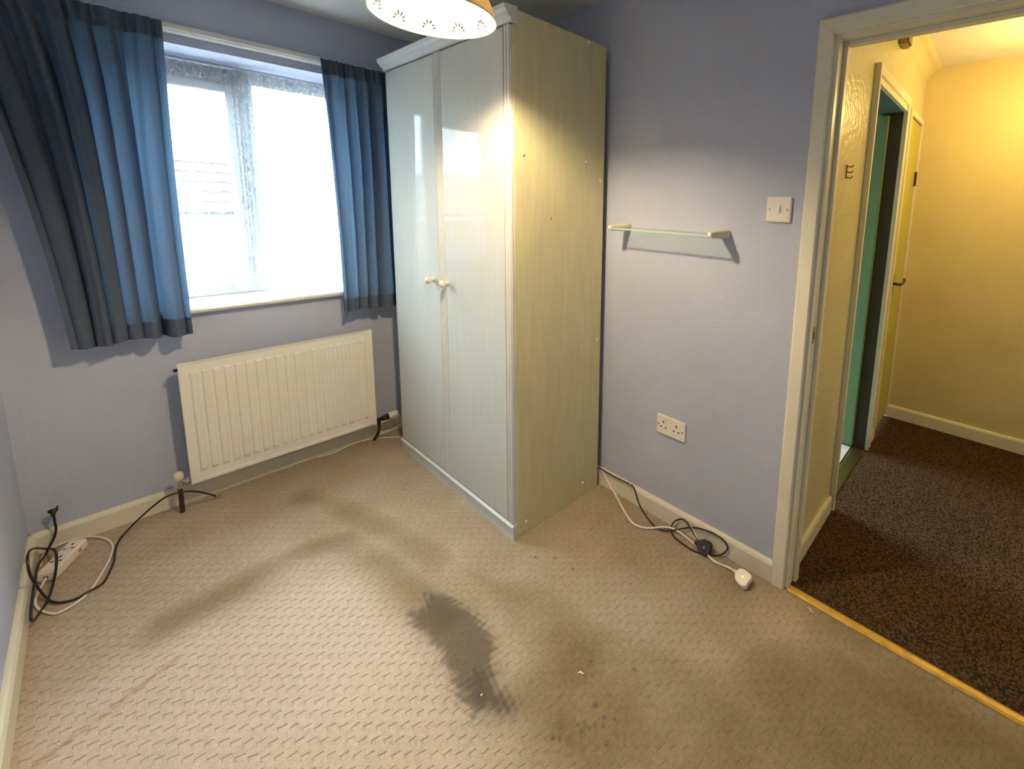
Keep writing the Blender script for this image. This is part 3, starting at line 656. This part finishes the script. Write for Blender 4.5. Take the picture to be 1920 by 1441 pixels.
# ---------------------------------------------------------------- pendant lamp
pl_ = thing('pendant_lamp', 'lit ceiling pendant with flared cream shade and leaf prints', 'lamp', (LAMP[0], LAMP[1]+.015, 0))
RZ = 1.843
outer = [(.150, RZ), (.1485, RZ+.016), (.138, RZ+.042), (.118, RZ+.070), (.090, RZ+.098), (.060, RZ+.122), (.036, RZ+.148)]
inner = [(a-.003, z-.002 if i else z) for i, (a, z) in enumerate(outer)][::-1]
sh = obj('lamp_shade', lathe(outer+inner, 64, closed=True), 'shade', pl_, True)
rim = []
bm = bmesh.new()
rm = lathe([(.1515+.0022*math.cos(a), RZ+.0022*math.sin(a)) for a in [2*PI*k/8 for k in range(8)]], 64, closed=True)
obj('shade_rim', rm, 'plastic_old', sh, True)
NP = 11
pmesh = None
for k in range(NP):      # leaf-fan prints just inside the shade
    if pmesh is None:
        bm = bmesh.new()
        for a, L0, L1 in ((-76, .010, .020), (-46, .010, .023), (-15, .010, .029), (14, .010, .027), (44, .010, .022), (74, .010, .019)):
            A = math.radians(a); d = Vector((math.sin(A), math.cos(A))); n_ = Vector((d.y, -d.x)); mid = (L0+L1)/2
            pts = [d*L0, d*mid+n_*.0029, d*L1, d*mid-n_*.0029]
            for dz in (0,):
                v0 = [bm.verts.new((p_.x, -.0004, p_.y)) for p_ in pts]; v1 = [bm.verts.new((p_.x, .0004, p_.y)) for p_ in pts]
                bm.faces.new(v0); bm.faces.new(v1[::-1])
                for i in range(4): bm.faces.new((v0[i], v0[(i+1) % 4], v1[(i+1) % 4], v1[i]))
        box(bm, -.0014, .0014, -.0004, .0004, -.003, .0)
        q_ = obj('leaf_print', bm, 'print', sh); pmesh = q_
    else: q_ = pmesh.copy(); COL.objects.link(q_); q_.parent = sh
    A = 2*PI*(k+.35)/NP
    q_.matrix_local = Matrix.Rotation(A, 4, 'Z') @ Matrix.Translation((0, .1420, RZ+.014)) @ Matrix.Rotation(math.radians(20), 4, 'X')
obj('bulb', lathe([(.0001, -.036), (.016, -.033), (.028, -.021), (.034, -.002), (.030, .014), (.020, .028), (.0125, .036), (.0001, .038)], 24), 'bulb', pl_, True, loc=(0, -.015, LAMP[2]))
obj('lamp_holder', cyl((0, -.010, LAMP[2]+.036), (0, 0, RZ+.170), .016, .020), 'plastic', pl_, True)
obj('cord', cyl((0, 0, RZ+.165), (0, 0, H-.03), .003), 'plastic', pl_, True)
obj('ceiling_rose', lathe([(.012, H-.036), (.030, H-.030), (.038, H-.012), (.040, H)], 32), 'plastic', pl_, True)
# hall lamp (out of frame), a lit bulb on a short drop
hl_ = thing('hall_lamp', 'small hall ceiling lamp beyond the right edge of the photo', 'lamp', (1.35, -2.84, 0))
l = bpy.data.lights.new('hall_bulb_light', 'POINT'); l.energy = HALL_W; l.color = HALL_COL; l.shadow_soft_size = .05
lo = bpy.data.objects.new('hall_bulb_light', l); COL.objects.link(lo); lo.location = (1.35, -2.84, 1.95)
obj('lamp_holder', cyl((0, 0, 2.0), (0, 0, 2.05), .018), 'plastic', hl_, True)
obj('cord', cyl((0, 0, 2.05), (0, 0, H-.02), .003), 'plastic', hl_, True)
obj('ceiling_rose', lathe([(.012, H-.036), (.030, H-.030), (.038, H-.012), (.040, H)], 24), 'plastic', hl_, True)

# ---------------------------------------------------------------- wall fittings on the right wall
sw = thing('light_switch', 'white single light switch beside the door frame', 'light switch', (0, -2.077, 1.381))
obj('switch_plate', B(-.010, 0, -.043, .043, -.043, .043, bev=.003), 'plastic', sw)
rk = B(-.016, -.008, -.007, .007, -.013, .013, bev=.0025); rk.transform(Matrix.Rotation(.12, 4, 'Y')); obj('rocker', rk, 'plastic', sw)
for y in (-.031, .031): obj('screw', cyl((-.0108, y, 0), (-.0095, y, 0), .0036), 'steel', sw)
so = thing('double_socket', 'white unswitched double socket low on the lavender wall', 'socket', (0, -1.682, .441))
obj('socket_plate', B(-.010, 0, -.073, .073, -.043, .043, bev=.003), 'plastic', so)
for yc in (.036, -.030):
    for dy, dz, a, b in ((0, .014, .0026, .0060), (-.012, -.009, .0044, .0026), (.012, -.009, .0044, .0026)): obj('socket_slot', B(-.0106, -.0085, yc+dy-a, yc+dy+a, dz-b, dz+b), 'dark', so)
for y in (-.060, .064): obj('screw', cyl((-.0106, y, -.002), (-.0095, y, -.002), .0032), 'dark', so)

sf = thing('glass_shelf', 'small glass shelf on two cream wall brackets', 'shelf', (0, -1.64, 1.282))
sg = obj('shelf_glass', B(-.116, -.008, -.232, .236, -.003, .003), 'shelfglass', sf)
obj('glass_edge', B(-.1175, -.116, -.232, .236, -.003, .003), 'shelfedge', sg)
for s, yc in ((1, .237), (-1, -.240)):
    # rounded wedge: thick at the wall, slimmer at the front
    bm = bmesh.new()
    secs = [(0, .021, .017), (-.02, .020, .016), (-.06, .015, .0135), (-.105, .011, .0115), (-.120, .0095, .0105), (-.125, .0065, .007)]
    rings = []
    for x, hw, hh in secs:
        ring = []
        for k in range(16):
            a = 2*PI*k/16; ca, sa = math.cos(a), math.sin(a)
            ring.append(bm.verts.new((x, yc+hw*math.copysign(abs(ca)**.45, ca), hh*math.copysign(abs(sa)**.45, sa)+.002)))
        rings.append(ring)
    for a, b in zip(rings, rings[1:]):
        for k in range(16): bm.faces.new((a[k], a[(k+1) % 16], b[(k+1) % 16], b[k]))
    bm.faces.new(rings[0]); bm.faces.new(rings[-1])
    obj('bracket', bm, 'plastic_old', sf, True)

# hook plate in the hall, bell box
hk = thing('coat_hook', 'small three-pronged brass hook on the shiny hall wall', 'hook', (.301, HY, 1.526))
obj('hook_plate', B(-.007, .007, -.004, 0, -.026, .026, bev=.002), 'steel', hk)
for z in (-.020, 0, .020): obj('prong', tube([(0, -.003, z), (.004, -.016, z-.002), (.006, -.022, z+.004)], .0028), 'steel', hk, True)
bb = thing('bell_box', 'small brown box on the hall wall under the ceiling', 'bell box', (.99, HY, 2.165))
obj('case', B(-.05, .05, -.035, 0, -.02, .035, bev=.005), 'box', bb); obj('cover', B(-.042, .042, -.041, -.035, -.014, .029, bev=.003), 'box', bb)

# ---------------------------------------------------------------- cables
A=[(-0.024,-1.24,0.10),(-0.024,-1.275,0.092),(-0.024,-1.314,0.076),(-0.026,-1.36,0.031),(-0.042,-1.419,0.006),(-0.094,-1.512,0.005),(-0.124,-1.575,0.005),(-0.125,-1.62,0.005),(-0.104,-1.659,0.006),(-0.072,-1.694,0.010),(-0.046,-1.731,0.012),(-0.040,-1.776,0.010),(-0.044,-1.821,0.006),(-0.054,-1.871,0.005),(-0.068,-1.921,0.010),(-0.075,-1.959,0.005),(-0.069,-1.995,0.005),(-0.068,-2.025,0.008),(-0.084,-2.052,0.020)]
t = thing('white_flex', 'white mains flex ending in a white plug by the skirting board', 'cable')
obj('flex', tube(A, .0042), 'plastic', t, True)
def plug(parent, m, loc, rot, name='plug'):
    """three-pin plug: tapered body, cable grip, three pins; body lies along -y"""
    pts = [(-.011, 0), (-.019, -.008), (-.024, -.020), (-.024, -.040), (-.018, -.049), (.018, -.049), (.024, -.040), (.024, -.020), (.019, -.008), (.011, 0)]
    bm = prism(pts, 0, .013, 'z'); merge(bm, prism([(x*.86, y*.88-.003) for x, y in pts], .013, .021, 'z'))
    bmesh.ops.bevel(bm, geom=[e for e in bm.edges], offset=.0012, segments=1, affect='EDGES', clamp_overlap=True)
    o = obj(name, bm, m, parent); o.location = loc; o.scale = (1.15,)*3; o.rotation_euler = rot
    g = obj('cable_grip', cyl((0, .012, .009), (0, -.004, .009), .0055, .0075), m, o, True)
    obj('fuse_screw', cyl((0, -.026, .0205), (0, -.026, .0218), .0035), 'steel', o)
    for x, y in ((0, -.014), (-.011, -.036), (.011, -.036)): obj('pin', B(x-.0032, x+.0032, y-.002, y+.002, -.014, 0), 'steel', o)
    return o
plug(t, 'plastic', (-.086, -2.060, .019), (math.radians(6), math.radians(-30), math.radians(-12)))
Bc=[(-0.026,-1.25,0.094),(-0.026,-1.293,0.091),(-0.026,-1.395,0.089),(-0.026,-1.485,0.092),(-0.028,-1.512,0.086),(-0.030,-1.541,0.032),(-0.044,-1.588,0.005),(-0.074,-1.66,0.005),(-0.075,-1.708,0.005),(-0.057,-1.742,0.012),(-0.030,-1.772,0.020),(-0.026,-1.825,0.052),(-0.026,-1.877,0.071),(-0.026,-1.928,0.078),(-0.026,-1.968,0.073),(-0.026,-1.988,0.052),(-0.028,-1.976,0.022),(-0.040,-1.954,0.006),(-0.064,-1.915,0.004),(-0.082,-1.867,0.004),(-0.078,-1.804,0.004),(-0.067,-1.758,0.005),(-0.042,-1.733,0.012),(-0.030,-1.737,0.035),(-0.028,-1.769,0.063),(-0.030,-1.797,0.067),(-0.034,-1.825,0.051),(-0.036,-1.848,0.032),(-.038,-1.868,.022)]
t = thing('black_flex', 'looped black flex with a black plug against the right skirting board', 'cable')
obj('flex', tube(Bc, .0032), 'black', t, True)
obj('inner_wire', tube([(-.030, -1.815, .058), (-.034, -1.840, .040), (-.037, -1.870, .020)], .0036), 'plastic_old', t, True)
plug(t, 'black', (-.050, -1.872, .016), (math.radians(4), math.radians(-52), math.radians(3)))
o = thing('cable_clip', 'tiny white clip nailed on the skirting top', 'cable clip', (-.022, -1.488, .092))
obj('clip', B(-.006, .008, -.005, .005, -.006, .006, bev=.002), 'plastic', o); obj('nail', cyl((0, 0, .005), (0, 0, .009), .0018), 'chrome', o)

Cc=[(-1.742,-0.040,0.150),(-1.742,-0.040,0.117),(-1.742,-0.040,0.088),(-1.752,-0.036,0.052),(-1.766,-0.040,0.024),(-1.775,-0.07,0.014),(-1.780,-0.189,0.052),(-1.780,-0.302,0.070),(-1.780,-0.421,0.076),(-1.780,-0.500,0.069),(-1.780,-0.510,0.050),(-1.780,-0.462,0.018),(-1.770,-0.406,0.006),(-1.757,-0.367,0.012),(-1.748,-0.310,0.022),(-1.741,-0.240,0.040),(-1.741,-0.165,0.050),(-1.751,-0.095,0.040),(-1.772,-0.050,0.030),(-1.781,-0.208,0.128),(-1.781,-0.334,0.183),(-1.781,-0.380,0.176),(-1.780,-0.386,0.130),(-1.778,-0.315,0.040),(-1.764,-0.347,0.014),(-1.746,-0.391,0.010),(-1.723,-0.412,0.006),(-1.694,-0.421,0.006),(-1.664,-0.414,0.010),(-1.636,-0.391,0.005),(-1.616,-0.335,0.012),(-1.607,-0.272,0.005),(-1.602,-0.199,0.005),(-1.587,-0.135,0.008),(-1.556,-0.112,0.029),(-1.523,-0.120,0.062),(-1.486,-0.124,0.092),(-1.446,-0.128,0.115),(-1.397,-0.124,0.110),(-1.352,-0.112,0.082),(-1.312,-0.098,0.042),(-1.293,-0.088,0.018)]
t = thing('aerial_cable', 'coiled black cable in the left corner with its arched end past the pipe', 'cable')
obj('cable', tube(Cc, .0036), 'black', t, True)
cb = cyl((-1.742, -.040, .148), (-1.742, -.040, .166), .0065, .0065); box(cb, -1.754, -1.729, -.047, -.033, .160, .174, bev=.003); cyl((-1.733, -.040, .172), (-1.729, -.040, .181), .003, bm=cb)
obj('connector', cb, 'black', t, True)
obj('metal_tip', cyl((-1.294, -.0885, .020), (-1.276, -.080, .010), .0045), 'steel', t, True)

ext = thing('extension_lead', 'white extension block with its white cable looped on the carpet', 'extension lead')
LE, WE, HE = .175, .050, .040
a0 = Vector((-1.788, -.215)); a1 = Vector((-1.703, -.095)); dirv = (Vector((-1.690, -.075))-Vector((-1.765, -.235))).normalized()
ang = math.atan2(dirv.y, dirv.x)
mxE = Matrix.Translation((-1.766, -.236, 0)) @ Matrix.Rotation(ang, 4, 'Z')
bm = B(0, LE, -.026, .026, 0, HE, bev=.006, seg=3); bm.transform(mxE); blk = obj('socket_block', bm, 'plastic', ext)
for k in range(2):
    for dx, dy, a, b in ((.018, 0, .0058, .0026), (-.006, -.011, .0026, .0050), (-.006, .011, .0026, .0050)):
        x = .060+k*.066+dx; bm = B(x-a, x+a, dy-b, dy+b, HE-.001, HE+.0006); bm.transform(mxE); obj('socket_slot', bm, 'dark', blk)
bm = B(.120, .132, -.0275, -.025, .014, .026, bev=.0015); bm.transform(mxE); obj('fuse_cover', bm, 'red', blk)
bm = cyl((-.001, 0, .018), (.004, 0, .018), .006); bm.transform(mxE); obj('cable_entry', bm, 'dark', blk)
D=[(-1.766,-0.236,0.018),(-1.772,-0.255,0.012),(-1.782,-0.293,0.005),(-1.785,-0.346,0.005),(-1.773,-0.398,0.005),(-1.744,-0.451,0.004),(-1.722,-0.455,0.004),(-1.693,-0.441,0.004),(-1.664,-0.402,0.004),(-1.639,-0.328,0.004),(-1.618,-0.25,0.004),(-1.608,-0.174,0.004),(-1.617,-0.112,0.004),(-1.643,-0.058,0.006),(-1.677,-0.028,0.010),(-1.71,-0.026,0.016),(-1.746,-0.026,0.014),(-1.772,-0.030,0.007),(-1.782,-.060,.005),(-1.784,-.12,.005)]
obj('cable', tube(D, .0034), 'plastic', ext, True)
F=[(-.430,-.175,.004),(-0.478,-0.142,0.004),(-0.555,-0.078,0.004),(-0.605,-0.043,0.004),(-0.655,-0.027,0.004),(-0.709,-0.024,0.006),(-0.768,-0.036,0.004),(-0.821,-0.042,0.004),(-.88,-.03,.004)]
tag(obj('thin_cable', tube(F, .0024), 'plastic', None, True), 'thin white cable running from under the radiator to the wardrobe', 'cable')

# scraps on the carpet
for i, (x, y, a, L_, lab) in enumerate(((-.721, -1.872, -1.0, .016, 'tiny white paper shred right of the dark stain'), (-.950, -1.705, .3, .006, 'tiny white crumb on the dark carpet stain'),
                              (-.036, -2.315, 1.2, .022, 'pale curled thread beside the threshold strip'))):
    bm = tube([(-L_/2, 0, .001), (-L_/6, L_*.12, .003), (L_/5, -.05*L_, .002), (L_/2, L_*.10, .001)], .0014 if i else .0018, 6, 4); bm.transform(Matrix.Diagonal((1, 1.6, .8, 1)))
    o = obj('paper_scrap' if i < 2 else 'thread', bm, 'cardp', None, True, loc=(x, y, .001)); o.rotation_euler = (0, 0, a); tag(o, lab, 'scrap' if i < 2 else 'thread')

# ---------------------------------------------------------------- outside: neighbouring house
hs = thing('neighbouring_house', 'pale neighbouring house with tiled roof seen faintly through the net', 'house', (-4.6, 10.5, -2.7))
obj('house_wall', B(-5, 5, -1.2, .6, 0, 3.7), 'brick', hs)
rf = obj('roof', prism([(-1.6, 3.63), (-1.6, 3.65), (-.3, 4.85), (1.0, 3.65), (1.0, 3.63)], -5.3, 5.3, 'x'), 'rooftrench', hs)
sl_ = math.atan2(1.2, 1.3); tile = None
for k in range(6):
    if tile is None:
        bm = bmesh.new()
        for j in range(36):
            x = -5.28+j*.2935; w_ = .285
            arc = [(x+w_*k2/5, .028*math.sin(PI*k2/5)) for k2 in range(6)]
            merge(bm, prism(arc+[(a_, b_-.014) for a_, b_ in arc[::-1]], -.15, .15, 'y'), Matrix.Translation((0, 0, .045)))
        bm.transform(Matrix.Rotation(sl_-.17, 4, 'X')); tile = obj('tile_course', bm, 'rooftile', rf); c = tile
    else: c = tile.copy(); COL.objects.link(c); c.parent = rf
    s_ = .14+k*.285; c.location = (0, -1.6+s_*math.cos(sl_), 3.66+s_*math.sin(sl_))
for x in (-2.4, .3, 2.8):
    wf = obj('house_window', B(x-.6, x+.6, -1.26, -1.18, 1.5, 2.8, bev=.01), 'upvc', hs)
    for q0 in (-.54, .03): obj('pane', B(x+q0, x+q0+.51, -1.27, -1.255, 1.56, 2.74), 'teal', wf)
obj('gutter', B(-5.2, 5.2, -1.68, -1.58, 3.50, 3.60, bev=.01), 'upvc', hs)
gl = struct('ground_outside', B(-30, 30, .5, 40, -2.8, -2.7), 'ground', label='dull ground outside below the window', cat='ground')
